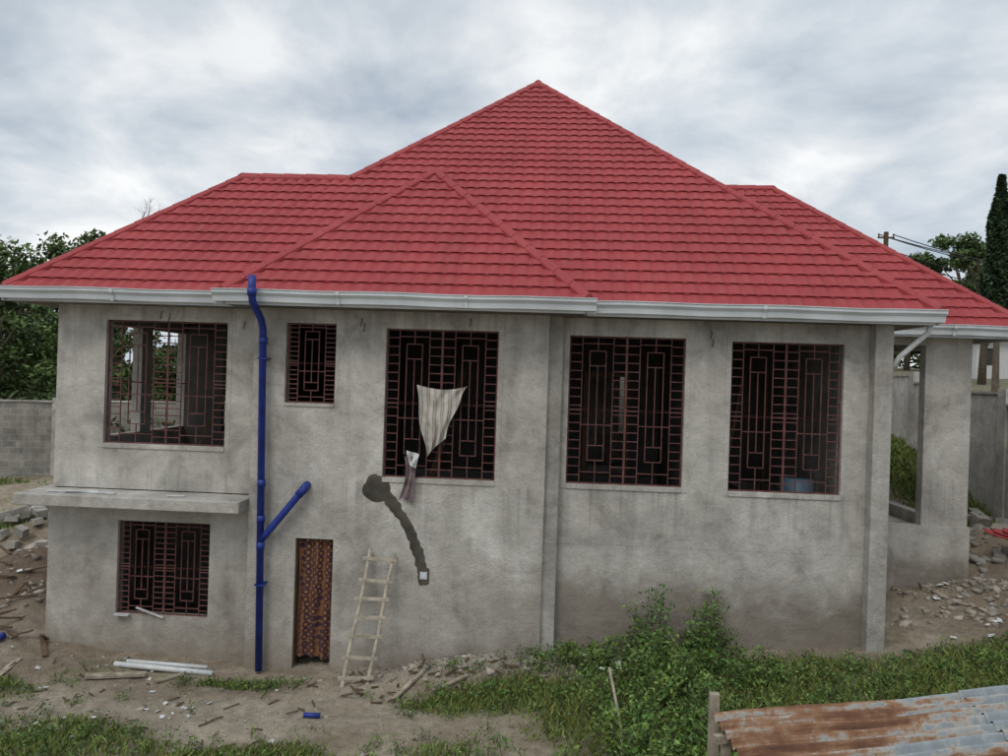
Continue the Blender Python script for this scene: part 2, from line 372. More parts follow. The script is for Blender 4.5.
cap('ridge_cap_small',P((S0+S1)/2,YS+hs,hs),P((S0+S1)/2,Y0+hs+.05,hs),.95)
cap('hip_cap_left',P(XL,Y0,0),P(XL+hl,Y0+hl,hl),.68); cap('ridge_cap_left',P(XL+hl,Y0+hl,hl),P(X0+hl,Y0+hl,hl),.95); cap('hip_cap_left_back',P(XL,Y0+2*hl,0),P(XL+hl,Y0+hl,hl),.68)
cap('hip_cap_right',P(XR,YR,0),P(XR-hr,YR+hr,hr),.68); cap('ridge_cap_right',P(XR-hr,YR+hr,hr),P(X1-hr,YR+hr,hr),.95); cap('hip_cap_right_back',P(XR,YR+2*hr,0),P(XR-hr,YR+hr,hr),.68)
def gutter(name,a,b_,out,ext=(0.,0.)):
    a=Vector((*a,0));b_=Vector((*b_,0));d=(b_-a).normalized(); o=Vector((*out,0)); a=a-d*ext[0]; b_=b_+d*ext[1]
    prof=[(0,0),(0,-.185),(.085,-.185),(.10,-.10),(.145,-.05),(.145,0),(.16,0),(.16,.012),(.13,.012),(.13,-.04),(.02,-.04),(.02,0)]
    v=[];f=[];n=len(prof); L=(b_-a).length; K=max(1,int(L/.6))
    for i in range(K+1):
        p=a+d*(L*i/K); sag=.008*math.sin(i*1.7+L)+.004*math.sin(i*.6)
        for x,z in prof: v.append(p+o*(x-.02)+Vector((0,0,1.285+z+sag*(.3 if i in (0,K) else 1))))
    for k in range(K):
        for i in range(n): f.append((k*n+i,k*n+(i+1)%n,(k+1)*n+(i+1)%n,(k+1)*n+i))
    f.append(tuple(range(n))[::-1]); f.append(tuple(range(K*n,K*n+n)))
    mk(name,v,f,M_gut,H)
    q=o*(-.045)
    k=int(L/2.9)
    for i in range(1,k+1):
        p=a+d*(L*i/(k+1)); vv=[];ff=[]
        for e in (-.03,.03):
            for x,z in prof[:6]: vv.append(p+d*e+o*(x-.02+(.012 if x>0 else 0))+Vector((0,0,1.285+z*1.05)))
        for j in range(5): ff.append((j,j+1,7+j,6+j))
        mk(name+'_joint',vv,ff,M_gut,H)
    fv=[a+q+Vector((0,0,1.28)),b_+q+Vector((0,0,1.28)),b_+q+Vector((0,0,1.06)),a+q+Vector((0,0,1.06))]
    fv+=[p+o*.02 for p in fv]
    mk(name+'_fascia',fv,[(0,1,2,3),(7,6,5,4),(3,2,6,7)],M_gut,H)
gutter('gutter_left',(XL,Y0),(S0,Y0),(0,-1),(.05,0)); gutter('gutter_small',(S0,YS),(S1,YS),(0,-1),(.12,.12))
gutter('gutter_right',(S1,Y0),(X1,Y0),(0,-1),(0,.05)); gutter('gutter_wing',(X1,YR),(XR,YR),(0,-1),(0,.12))
gutter('gutter_main_side',(X1,Y0),(X1,YR),(1,0)); gutter('gutter_wing_side',(XR,YR),(XR,YR+2*hr),(1,0)); gutter('gutter_left_side',(XL,Y0+2*hl),(XL,Y0),(-1,0))
gutter('gutter_small_side_r',(S1,YS),(S1,Y0),(1,0)); gutter('gutter_small_side_l',(S0,Y0),(S0,YS),(-1,0))
b=MB(); b.box(XL+.03,X1-.03,Y0+.03,17.1,1.065,1.075); b.box(S0+.03,S1-.03,YS+.03,Y0+.025,1.066,1.076); b.box(X0+.03,X1-.03,17.105,YB-.03,1.064,1.074); b.box(X1-.025,XR-.03,YR+.03,YR+2*hr-.03,1.102,1.112)
b.make('soffit',M_soffit,H)
# ---------------------------------------------------------------- grilles
def grille(name,w,Y,cols=2):
    x0,x1,z0,z1=w; W_=x1-x0; Hh=z1-z0; g=MB(); r=.0082
    Y=Y+.07
    def vb(x,a,c,k=1.): g.box(x-r*k,x+r*k,Y-r,Y+r,a,c)
    def hb(z,a,c,k=1.): g.box(a,c,Y-r*.8,Y+r*.8,z-r*k,z+r*k)
    for x in (x0+.012,x1-.012): vb(x,z0,z1,1.7)
    for z in (z0+.012,z1-.012): hb(z,x0,x1,1.7)
    n=cols; cw=W_/n
    for c in range(n):
        a=x0+c*cw; e=a+cw; m=(a+e)/2
        if c: vb(a,z0,z1,2.2)
        s=.23*cw
        rung=Hh/17.
        for i in range(1,17):
            z=z0+rung*i
            hb(z,a,a+s); hb(z,e-s,e)
        for x in (a+s,e-s): vb(x,z0,z1)
        i1=a+s+.13*cw; i2=e-s-.13*cw
        lo=z0+.16*Hh; hi=z1-.10*Hh
        vb(i1,lo,hi); vb(i2,lo,hi); hb(lo,i1,i2); hb(hi,i1,i2)
        vb(m,z0+.26*Hh,z1-.20*Hh)
        for z in (z0+.26*Hh,z1-.20*Hh): hb(z,i1,i2)
        for z in (z0+.08*Hh,z0+.5*Hh,z1-.05*Hh,z0+.40*Hh): hb(z,a+s,e-s)
        vb(m,z0,z0+.16*Hh); vb(m,z1-.10*Hh,z1)
    hb(z0+Hh*.5,x0,x1,1.4)
    g.make(name,M_grille,H)
grille('window_grille_1',W1,12,2); grille('window_grille_2',W2,11.7,1); grille('window_grille_3',W3,11.7); grille('window_grille_4',W4,12); grille('window_grille_5',W5,12); grille('window_grille_6',LW,11.97,2)
b=MB(); b.box(.9,1.0,14.6,14.66,-2.78,.1); b.box(1.75,1.85,14.6,14.66,-2.78,.1); b.box(.9,1.85,14.6,14.66,.1,.2); b.box(3.9,3.98,15,15.06,-2.78,.3); b.box(4.7,4.78,15,15.06,-2.78,.3)
b.beam((3.3,13.2,-2.7),(3.9,13.8,.2),.05,.09); b.beam((-2.2,13,-2.7),(-1.5,13.6,.1),.05,.09); b.beam((-6.9,13.2,-2.1),(-5.8,13.6,.3),.04,.07); b.make('interior_door_frames_and_props',M_woodd,H)
b=MB(); b.tube([(4.6,12.7,-2.78),(4.6,12.7,-1.62)],.28,18); b.make('storage_barrel',simple('faded_blue_plastic',(.07,.11,.15),.5,.2),H,True)
# ---------------------------------------------------------------- downpipe
def pipe():
    b=MB(); r=.06; Y=11.55
    b.tube([(-4.62,10.88,1.50),(-4.62,10.88,1.22),(-4.62,10.93,1.08),(-4.68,11.42,.86),(-4.69,Y,.70),(-4.58,Y,-5.05)],r,14)
    b.tube([(-4.59,Y,-2.83),(-4.50,Y,-2.72),(-3.97,Y,-2.05),(-3.90,Y+.02,-1.93)],r,14)
    for z in (.50,-1.9,-2.95,-2.5):
        xx=-4.68+(.80-z)*.1/5.8; b.tube([(xx,Y,z+.06),(xx,Y,z-.06)],r*1.14,14)
    b.tube([(-3.99,Y,-2.07),(-3.88,Y+.01,-1.94)],r*1.2,14); b.tube([(-3.90,Y-.05,-1.97),(-3.90,11.7,-1.92)],r*1.15,14)
    b.tube([(-4.62,10.88,1.30),(-4.62,10.88,1.18)],r*1.18,14)
    b.make('downpipe',M_blue,H,True)
    c=MB()
    for z in (.2,-3.6):
        xx=-4.68+(.80-z)*.1/5.8; c.box(xx-.075,xx+.075,Y-.065,11.699,z-.012,z+.012)
    c.make('pipe_clamps',M_blue,H)
    d=MB(); d.tube([(6.24,11.62,1.08),(6.22,11.64,.95),(5.86,11.8,.55),(5.78,11.86,.35)],.045,10); d.make('overflow_pipe',M_white,H,True)
pipe()
def patch():
    v=[];f=[]; Y=11.69
    pts=[(-2.68,-1.95,.14),(-2.50,-2.10,.115),(-2.30,-2.33,.095),(-2.14,-2.58,.085),(-2.02,-2.85,.10),(-1.93,-3.1,.095),(-1.87,-3.35,.10),(-1.85,-3.52,.09)]
    P_=[];N=60
    for i in range(N):
        t=i/(N-1)*(len(pts)-1);k=min(int(t),len(pts)-2);q=t-k
        P_.append([pts[k][j]*(1-q)+pts[k+1][j]*q for j in range(3)])
    for i,(x,z,w) in enumerate(P_):
        x2,z2,_=P_[min(i+1,N-1)];x1,z1,_=P_[max(i-1,0)]; d=Vector((x2-x1,0,z2-z1)).normalized(); n=Vector((-d.z,0,d.x))
        for k in range(5):
            s=(k/2-1); ww=w*(1+.55*noise.noise(Vector((i*.33,s*3,0))))
            v.append(Vector((x,Y-(.0045-.002*abs(s)) if 0<k<4 else Y+.012,z))+n*s*ww)
        if i:
            for k in range(4): a=(i-1)*5+k; f.append((a,a+1,a+6,a+5))
    c=len(v); v.append(Vector((-2.70,Y-.008,-1.93))); M_=40
    for ring,(rr,yy) in enumerate(((.16,-.007),(.25,.012))):
        for k in range(M_):
            a=2*math.pi*k/M_; q=rr*(1+.22*noise.noise(Vector((math.cos(a)*1.3,math.sin(a)*1.3,ring))))
            v.append(Vector((-2.70+q*math.cos(a),Y+yy,-1.93+q*math.sin(a))))
    for k in range(M_):
        k2=(k+1)%M_; f.append((c,c+1+k,c+1+k2)); f.append((c+1+k,c+1+M_+k,c+1+M_+k2,c+1+k2))
    mk('cement_patch',v,f,M_patch,H)
    b=MB(); b.box(-1.95,-1.77,11.684,11.71,-3.48,-3.24); b.make('socket_surround',M_patch,H)
    b=MB(); b.box(-1.92,-1.80,11.668,11.683,-3.42,-3.30); b.make('socket_box',M_white,H)
    b=MB(); b.box(-1.89,-1.83,11.660,11.666,-3.39,-3.33); b.make('socket_recess',M_gut,H)
patch()
# ---------------------------------------------------------------- cloths
def clothmat(name,kind):
    t=NT(name)
    if kind=='door':
        vo=t.n.new('ShaderNodeTexVoronoi'); vo.inputs['Scale'].default_value=9; vo.inputs['Randomness'].default_value=.25; t.l.new(t.tc.outputs['Object'],vo.inputs['Vector'])
        c=t.ramp(vo.outputs['Distance'],[(.18,(.30,.15,.05)),(.30,(.07,.03,.03)),(.45,(.03,.018,.04)),(.6,(.20,.09,.04))])
    elif kind=='curtain':
        w=t.n.new('ShaderNodeTexWave'); w.inputs['Scale'].default_value=2.6; w.bands_direction='X'; w.inputs['Distortion'].default_value=2.; t.l.new(t.tc.outputs['Object'],w.inputs['Vector'])
        c=t.ramp(w.outputs['Fac'],[(.3,(.52,.50,.45)),(.62,(.44,.40,.34)),(.85,(.22,.12,.12)),(.95,(.46,.44,.40))])
        c=t.mix(.6,c,t.ramp(t.noise(7,5),[(.35,(.6,.58,.55)),(.6,(1.1,1.1,1.1))]),'MULTIPLY')
    else:
        c=t.ramp(t.noise(9,4),[(.35,(.12,.085,.09)),(.65,(.27,.21,.215))])
    t.color(c); t.rough(.9); return t.m
def door_cloth():
    v=[];f=[];nx_,nz=30,40
    for j in range(nz+1):
        for i in range(nx_+1):
            u=i/nx_;w=j/nz; x=-4.05+.62*u; z=-2.86-2.02*w
            y=11.80+.035*math.sin(u*20+w*1.5)+.02*math.sin(u*9+3*w)
            v.append((x+.015*math.sin(w*5),y,z+.02*math.sin(u*5)*w))
            if i and j: a=j*(nx_+1)+i; f.append((a-nx_-2,a-nx_-1,a,a-1))
    mk('door_curtain',v,f,clothmat('patterned_fabric','door'),H,True)
    b=MB(); b.box(-4.07,-4.055,11.75,11.9,-5,-2.83); b.box(-3.435,-3.42,11.75,11.9,-5,-2.83); b.box(-4.05,-3.44,11.76,11.9,-2.85,-2.835); b.make('door_frame',M_woodd,H)
door_cloth()
C=empty('hanging_curtain')
def win_cloth():
    v=[];f=[];nx_,nz=30,36
    for j in range(nz+1):
        w=j/nz
        xl=-2.07+(.20)*w**1.3; xr=-1.20-.36*w**.8
        for i in range(nx_+1):
            u=i/nx_; x=xl+(xr-xl)*u+.02*math.sin(w*9+u*4); z=(-.16-.07*math.sin(u*3.14)*(1-w))-1.2*w*(1-.38*u*(1-w*.3))
            y=11.70-.04-.045*math.sin(u*17+w*4+.8*math.sin(w*6))*(.4+w*.6)
            v.append((x,y,z))
            if i and j: a=j*(nx_+1)+i; f.append((a-nx_-2,a-nx_-1,a,a-1))
    mk('curtain_sheet',v,f,clothmat('striped_cloth','curtain'),C,True)
    v=[];f=[]
    for j in range(25):
        w=j/24
        for i in range(13):
            u=i/12; x=-2.14-.10+.20*u*(1-.35*math.sin(w*3.1))+.05*math.sin(w*4)+.05*(u-.5)*w; z=-1.36-.74*w+.04*math.sin(u*6)*w; y=11.63-.03*math.sin(u*12+w*3)
            v.append((x,y,z))
            if i and j: a=j*13+i; f.append((a-14,a-13,a,a-1))
    mk('curtain_tail',v,f,clothmat('mauve_cloth','tail'),C,True)
    v=[];f=[]
    for j in range(9):
        for i in range(9):
            u=i/8;w=j/8; v.append((-2.2+.22*u*(1-.5*w)+.05*w,11.60-.03*math.sin(u*7+w*5),-1.26-.24*w-.06*u))
            if i and j: a=j*9+i; f.append((a-10,a-9,a,a-1))
    mk('curtain_corner',v,f,M_white,C,True)
win_cloth()
# ---------------------------------------------------------------- ladder
def ladder():
    b=MB(); A0=Vector((-3.00,11.0,tz(-3.0,11.0)-.02)); A1=Vector((-2.76,11.62,-2.93)); B0=Vector((-2.60,11.02,tz(-2.6,11.02)-.02)); B1=Vector((-2.35,11.63,-2.98))
    b.tube([A0,A0.lerp(A1,.3)+Vector((-.01,0,0)),A0.lerp(A1,.6)+Vector((.018,0,0)),A1],[.036,.033,.032,.028],8); b.tube([B0,B0.lerp(B1,.35)+Vector((.012,0,0)),B0.lerp(B1,.7)+Vector((-.014,0,0)),B1],[.034,.032,.03,.026],8)
    for i,t in enumerate((.07,.21,.36,.5,.64,.78,.93)):
        p=A0.lerp(A1,t)+Vector((-.09,-.035,.02*random.uniform(-1,1))); q=B0.lerp(B1,t)+Vector((.08,-.035,random.uniform(-.035,.035))); b.beam(p,q,.022,.05)
    b.make('wooden_ladder',simple('pale_ladder_wood',(.40,.35,.28),.9,.35,7,.5))
ladder()
# ---------------------------------------------------------------- corrugated sheets
ang=math.atan2(1.04,3.63)
def rustmat():
    t=NT('rusty_corrugated_iron'); o=t.xyz()
    s=t.noise(1.0,6,rot=(0,0,-ang),map=(.35,6.5,1.),rough=.65); f=t.noise(7,6,rough=.75); s2=t.noise(1.6,5,rough=.6)
    left=t.math('MULTIPLY',t.math('SUBTRACT',5.0,o[0]),.045)
    k=t.math('ADD',t.math('ADD',s,left),t.math('ADD',t.math('MULTIPLY',t.math('SUBTRACT',f,.5),.35),t.math('MULTIPLY',t.math('SUBTRACT',s2,.5),.40)))
    c=t.ramp(k,[(.42,(.24,.27,.285)),(.49,(.35,.34,.31)),(.54,(.28,.16,.09)),(.62,(.16,.075,.040)),(.75,(.085,.038,.024))])
    c=t.mix(.6,c,t.ramp(f,[(.3,(.65,.65,.65)),(.7,(1.2,1.2,1.2))]),'MULTIPLY')
    t.color(c); t.rough(.7); t.b.inputs['Metallic'].default_value=.1; t.bump(f,.3,.01); return t.m
M_rust=rustmat()
CS=empty('corrugated_iron_roof')
PITCHC=.11
def sheet(name,org,ang,L,Wd,dz,tilt):
    d=Vector((math.cos(ang),math.sin(ang),0)); q=Vector((math.sin(ang),-math.cos(ang),0)); v=[];f=[]
    n=int(Wd/PITCHC*10); m=18
    for j in range(n+1):
        w=j/n*Wd
        for i in range(m+1):
            l=L*i/m
            p=Vector(org)+d*l+q*w+Vector((0,0,-tilt*w+.030*math.sin(2*math.pi*w/PITCHC)+dz+.016*math.sin(l*2.1+w*3)+.01*noise.noise(Vector((l*2,w*2,dz*50)))))
            v.append(p)
            if i and j: a=j*(m+1)+i; f.append((a-m-2,a-m-1,a,a-1))
    mk(name,v,f,M_rust,CS,True)
sheet('sheet_1',(1.9,7.42,-3.44),ang,3.2,.90,0,.34); sheet('sheet_2',(4.85,8.27,-3.44),ang+.012,3.3,.90,.02,.34)
sheet('sheet_3',(2.08,6.62,-3.74),ang-.012,3.2,.90,-.012,.34); sheet('sheet_4',(5.1,7.5,-3.74),ang,3.3,.90,.01,.34)
b=MB()
for x,y in ((2.0,7.3),(2.45,5.9),(5.0,8.1),(7.8,8.9),(5.4,6.7)):
    b.beam((x,y,tz(x,y)-.1),(x+.02,y,-3.54-(.0 if y>7 else .45)),.09,.07)
b.beam((1.88,7.22,-3.60),(8,8.98,-3.60),.06,.08)
b.make('sheet_frame',M_wood,CS)
b=MB(); b.beam((1.98,7.62,tz(1.98,7.62)-.1),(1.96,7.6,-3.30),.10,.08); b.make('wooden_post',M_wood)
b=MB(); b.tube([(1.10,7.9,tz(1.10,7.9)),(1.15,8.9,-4.35),(1.08,9.8,-3.98)],.02,6); b.make('leaning_stick',M_wood)
# ---------------------------------------------------------------- rubble
ICO=None
def rocks(name,n,fx,size,mat,flat=.6):
    import bmesh
    global ICO
    if ICO is None:
        bm=bmesh.new(); bmesh.ops.create_cube(bm,size=1.5); bmesh.ops.subdivide_edges(bm,edges=bm.edges[:],cuts=1); bmesh.ops.triangulate(bm,faces=bm.faces[:])
        bm.verts.ensure_lookup_table(); bm.verts.index_update()
        ICO=(np.array([v.co[:] for v in bm.verts]),np.array([[v.index for v in f.verts] for f in bm.faces])); bm.free()
    Vs=[];Fs=[];k=0
    for i in range(n):
        x,y=fx(); s=size[0]*(size[1]/size[0])**(random.random()**2.2)
        j=ICO[0]*(1+rng.uniform(-.38,.30,(len(ICO[0]),1)))*np.array([rng.uniform(.6,1.4),rng.uniform(.6,1.4),flat*rng.uniform(.6,1.3)])*s
        a=rng.uniform(0,6.28); ca,sa=math.cos(a),math.sin(a); j=np.stack([j[:,0]*ca-j[:,1]*sa,j[:,0]*sa+j[:,1]*ca,j[:,2]+j[:,0]*rng.uniform(-.4,.4)],1)
        j+=np.array([x,y,tz(x,y)+s*flat*.15]); Vs.append(j); Fs.append(ICO[1]+k); k+=len(j)
    return mk_np(name,np.concatenate(Vs),np.concatenate(Fs),mat)
U=random.uniform; G=random.gauss
rocks('rubble_heap',420,lambda:(G(-1.1,.85),min(11.66,G(11.3,.17))),(.012,.08),M_stone)
rocks('rubble_heap',400,lambda:(G(8.4,.9),min(14.4,G(13.6,.55))),(.02,.11),M_stone)
rocks('rubble_heap',230,lambda:(G(10.2,.7),G(15.3,1.0)),(.03,.16),M_brick)
rocks('rubble_heap',260,lambda:(G(-10.2,1.1),G(14,1.5)),(.02,.10),M_stone)
rocks('loose_stones',2600,lambda:(U(-10,9),U(8,11.8)),(.007,.03),M_stone)
rocks('loose_stones',34,lambda:(U(-9,6),U(8.3,11.5)),(.03,.10),M_stone)
b=MB()
for i in range(60):
    x=G(-13.2,1.3);y=G(17.6,.9); b.obox((x,y,tz(x,y)+.1+abs(G(0,.12))),(U(.2,.45),U(.15,.25),U(.12,.22)),(U(-.3,.3),U(-.3,.3),U(0,3.1)))
for i in range(14):
    x=G(10.4,.5);y=G(16.3,.6); b.obox((x,y,tz(x,y)+.12),(U(.2,.45),U(.15,.22),U(.12,.22)),(U(-.4,.4),U(-.4,.4),U(0,3.1)))
b.make('concrete_block_pile',M_brick)
def plank(name,x0,y0,x1,y1,w,t,mat,lift=.03):
    b=MB(); b.beam((x0,y0,tz(x0,y0)+lift),(x1,y1,tz(x1,y1)+lift),w,t); b.make(name,mat)
def rod(name,x0,y0,x1,y1,r,mat,lift=.04):
    b=MB(); b.tube([(x0,y0,tz(x0,y0)+lift),(x1,y1,tz(x1,y1)+lift)],r,10); b.make(name,mat,None,True)
rod('white_pipe',-6.95,11.35,-5.25,11.3,.045,M_white); rod('white_pipe',-6.8,11.45,-5.4,11.42,.035,M_white,.07)
plank('timber_plank',-8.5,11.2,-8.3,10.3,.10,.03,M_wood); plank('timber_plank',-7.1,10.8,-6.3,11.15,.14,.04,M_wood,.05); plank('timber_plank',-8.7,12.0,-8.2,11.4,.08,.03,M_woodd)
plank('timber_plank',-2.1,10.6,-1.7,11.1,.07,.03,M_wood); plank('timber_plank',-1.5,10.75,-1.0,11.0,.06,.03,M_wood)
plank('timber_plank',-6.0,10.9,-5.7,11.2,.09,.03,M_wood)
b=MB()
for i in range(110):
    x=U(-9,5);y=U(8.3,11.6); s=U(.02,.08); b.obox((x,y,tz(x,y)+.02),(s,s*U(.4,1),.006),(U(-.4,.4),U(-.4,.4),U(0,3)))
for i in range(26):
    x=U(7,9.5);y=U(12,14); s=U(.04,.12); b.obox((x,y,tz(x,y)+.05),(s,s*U(.4,1),.006),(U(-.4,.4),U(-.4,.4),U(0,3)))
for i in range(20):
    x=U(-10.5,-8.7);y=U(11.5,14); s=U(.04,.10); b.obox((x,y,tz(x,y)+.05),(s,s*U(.4,1),.006),(U(-.4,.4),U(-.4,.4),U(0,3)))
for i in range(10):
    x=G(1.3,.25);y=G(11.1,.15); s=U(.04,.10); b.obox((x,y,tz(x,y)+.16),(s,s*U(.4,1),.01),(U(-.6,.6),U(-.6,.6),U(0,3)))
b.make('paper_litter',M_white)
b=MB()
for i in range(45):
    x=G(-9.8,.7);y=G(12.6,.8); b.beam((x,y,tz(x,y)+.04),(x+U(-.5,.5),y+U(-.4,.4),tz(x,y)+U(.05,.25)),.05,.025)
for i in range(50):
    x=U(-3,0);y=U(10.4,11.3); b.beam((x,y,tz(x,y)+.03),(x+U(-.25,.25),y+U(-.2,.2),tz(x,y)+U(.03,.1)),.03,.015)
for i in range(50):
    x=U(-8.5,-3);y=U(9,11.4); b.beam((x,y,tz(x,y)+.02),(x+U(-.2,.2),y+U(-.2,.2),tz(x,y)+U(.02,.05)),.02,.012)
b.make('timber_offcuts',M_woodd)
b=MB()
for x,z,l,a in ((-8.0,-2.17,.7,.05),(-7.4,-2.17,.5,-.08),(-7.75,-2.15,.55,.2),(-6.1,-2.17,.3,.1)): b.obox((x,11.55,z),(l,.05,.02),(0,0,a))
b.obox((-6.7,11.92,-4.30),(.5,.04,.02),(0,.35,.1)); b.obox((-7.2,11.92,-4.36),(.25,.1,.02),(0,.05,.1))
b.make('slab_offcuts',M_white,H)
rod('blue_bottle',-3.25,9.9,-3.02,9.96,.035,M_blue,.04); rod('blue_bottle',-9.25,11.6,-9.2,11.75,.06,M_blue,.08)
b=MB()
for i in range(6): b.obox((9.75+i*.16,14.6-.02*i,tz(9.9,14.6)+.42+.02*i),(1.3,.13,.02),(.5,.28,-.35+.03*i))
b.make('roof_tile_offcuts',M_roof)
# ---------------------------------------------------------------- vegetation
def blades(name,n,xr,yr,hgt,mat,wd=.012,densf=gdens,thr=.22):
    X=rng.uniform(*xr,n);Y=rng.uniform(*yr,n);D=densf(X,Y)
    k=(rng.uniform(0,1,n)<np.clip((D-thr)*1.6,0,1))&~((X>-8.6)&(X<5.75)&(Y>11.68)&(Y<24.2))&~((X>5.7)&(X<8.7)&(Y>14.45)&(Y<21))
    X,Y,D=X[k],Y[k],D[k]; m=len(X); Z=terrain(X,Y)-.01
    hh=hgt*rng.uniform(.35,1.2,m)*(.45+.75*D); a=rng.uniform(0,6.283,m); w=wd*rng.uniform(.6,1.4,m); lean=rng.uniform(.1,.9,m)*hh; b_=rng.uniform(0,6.283,m)
    dx,dy=np.cos(a)*w,np.sin(a)*w; lx,ly=np.cos(b_)*lean,np.sin(b_)*lean
    V=np.stack([np.stack([X-dx,Y-dy,Z],1),np.stack([X+dx,Y+dy,Z],1),np.stack([X+dx*.7+lx*.4,Y+dy*.7+ly*.4,Z+hh*.6],1),np.stack([X+lx,Y+ly,Z+hh],1)],1).reshape(-1,3)
    F=np.arange(4*m).reshape(m,4)
    c=rng.uniform(.55,1.35,(m,1))*np.array([[1,1,1]])+rng.uniform(0,1,(m,1))**4*np.array([[1.2,.5,.3]]); c=np.repeat(c,4,0)
    return mk_np(name,V,F,mat,col=c)
blades('grass',200000,(-11,11),(6.2,13.5),.12,M_grass,.010)
blades('grass',50000,(-20,-8.7),(12,24),.2,M_grass,.02)
blades('grass',70000,(8.7,20),(14,30),.22,M_grass,.02)
def leaves(P_,size):
    m=len(P_); s=size*rng.uniform(.6,1.4,m)
    n=rng.normal(0,1,(m,3)); n[:,2]+=.6; n/=np.linalg.norm(n,axis=1)[:,None]
    a=rng.normal(0,1,(m,3)); a-=n*(a*n).sum(1)[:,None]; a/=np.linalg.norm(a,axis=1)[:,None]; b_=np.cross(n,a)
    s=s[:,None]
    V=np.stack([P_-a*s,P_+b_*s*.45,P_+a*s,P_-b_*s*.45],1).reshape(-1,3)
    return V,np.arange(4*m).reshape(m,4)
def weed_patch(name,centres,size=.045,mat=M_weed):
    Ps=[];Cs=[];st=MB()
    for (cx,cy,rx,ry,hh,ns) in centres:
        for i in range(ns):
            x=cx+rng.normal(0,rx);y=cy+rng.normal(0,ry)
            if y>11.62 and x<.1: y=11.55
            if y>11.93: y=11.88
            z=tz(x,y); H_=hh*rng.uniform(.3,1.15); lx,ly=rng.normal(0,.16,2)*H_
            st.tube([(x,y,z),(x+lx*.5,y+ly*.5,z+H_*.5),(x+lx,y+ly,z+H_)],[.006,.005,.003],4,False)
            m=int(22+55*H_); t=rng.uniform(.1,1,m)**.8; sp=.10+.10*H_*(1-t*.6)
            P_=np.stack([x+lx*t+rng.normal(0,1,m)*sp*.6,y+ly*t+rng.normal(0,1,m)*sp*.6,z+H_*t+rng.normal(0,.02,m)],1)
            P_[:,1]=np.minimum(P_[:,1],11.93)
            tint=np.array([[1+rng.uniform(-.1,.35),1,1+rng.uniform(-.2,.2)]])
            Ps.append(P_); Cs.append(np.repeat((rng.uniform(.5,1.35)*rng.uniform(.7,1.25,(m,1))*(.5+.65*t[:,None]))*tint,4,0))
    V,F=leaves(np.concatenate(Ps),size)
    e=empty(name); mk_np('leaves',V,F,mat,e,col=np.concatenate(Cs)); st.make('stems',M_bark,e)
weed_patch('weed_bush',[(1.1,11.3,.4,.25,.4,40),(2.2,11.2,.5,.3,.5,55),(1.7,10.3,.5,.5,.5,75),(1.85,11.6,.08,.08,1.15,9),(2.85,11.6,.10,.08,1.1,10),(2.5,11.6,.3,.12,.75,18),(3.3,11.0,.5,.3,.3,35),(1.5,9.0,.35,.5,.6,75),(2.2,9.2,.5,.6,.5,50),(1.6,8.3,.22,.3,.55,28)],.036)
weed_patch('weed_bush',[(5.0,10.9,1.4,.5,.16,130),(7.2,10.9,1.2,.5,.15,90),(4.0,9.8,1.2,.5,.2,90),(6.5,9.9,1.5,.5,.2,90)],.026)
weed_patch('weed_bush',[(-.6,10.6,.9,.35,.16,80),(-3.3,8.8,.9,.25,.12,45),(-6.5,9.0,1.2,.4,.14,80),(-4.6,10.95,.5,.10,.13,36),(-.9,8.9,.4,.35,.2,36),(.4,11.3,.3,.2,.25,25),(-8,10.2,.8,.25,.1,26)],.024)
weed_patch('weed_bush',[(8.2,14.0,.25,.2,.3,16),(-14.5,18.5,1.5,1.3,.5,60),(10.8,18.0,.7,1.2,.4,60),(11.3,21,.7,1.2,.4,50)],.055)
def tree(name,x,y,height,cr,nl,ls,mat=M_leaf,seed=1,base=None,low=.3):
    r=np.random.default_rng(seed); z0=(tz(x,y) if base is None else base); e=empty(name); t=MB()
    top=Vector((x,y,z0+height*.7)); t.tube([(x,y,z0-.3),(x+.1,y,z0+height*.3),tuple(top)],[height*.028,height*.02,height*.008],8)
    Ps=[];Cs=[]; nc=46
    for i in range(nc):
        th=r.uniform(0,6.283); u=r.uniform(0,1)**.5; hz=r.uniform(low,1.0); rad=cr*u*math.sqrt(max(.05,1-((hz-.55)/.55)**2))
        c=np.array([x+rad*math.cos(th),y+rad*math.sin(th),z0+height*hz]); cs=cr*r.uniform(.14,.28)
        if i%3==0: t.tube([(x,y,z0+height*min(.65,hz*.6)),tuple((np.array([x,y,z0+height*hz*.75])+c)/2),tuple(c)],[height*.009,height*.006,height*.002],5,False)
        m=nl//nc; d=r.normal(0,1,(m,3)); d/=np.linalg.norm(d,axis=1)[:,None]; P_=c+d*cs*(r.uniform(.3,1.1,(m,1)))*np.array([[1.15,1.15,.75]])
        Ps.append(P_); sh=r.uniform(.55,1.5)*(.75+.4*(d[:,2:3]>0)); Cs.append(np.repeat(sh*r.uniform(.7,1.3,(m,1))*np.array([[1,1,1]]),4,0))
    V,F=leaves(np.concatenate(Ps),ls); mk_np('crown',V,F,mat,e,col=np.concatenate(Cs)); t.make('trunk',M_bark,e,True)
tree('broadleaf_tree',-26.5,34,10.4,3.8,10000,.14,seed=1); tree('broadleaf_tree',-30.5,36,9.8,4.5,9000,.16,seed=2); tree('broadleaf_tree',-22.4,36,10.9,3.6,10000,.14,seed=3)
tree('broadleaf_tree',-24.5,30,6.8,3.0,6000,.13,seed=4,low=.1); tree('broadleaf_tree',-20.5,31,6.3,2.8,5000,.13,seed=5,low=.1); tree('broadleaf_tree',-28.5,29,6.5,3.2,6000,.13,seed=6,low=.1)
tree('broadleaf_tree',-36,40,10,5,7000,.2,seed=14,low=.1)
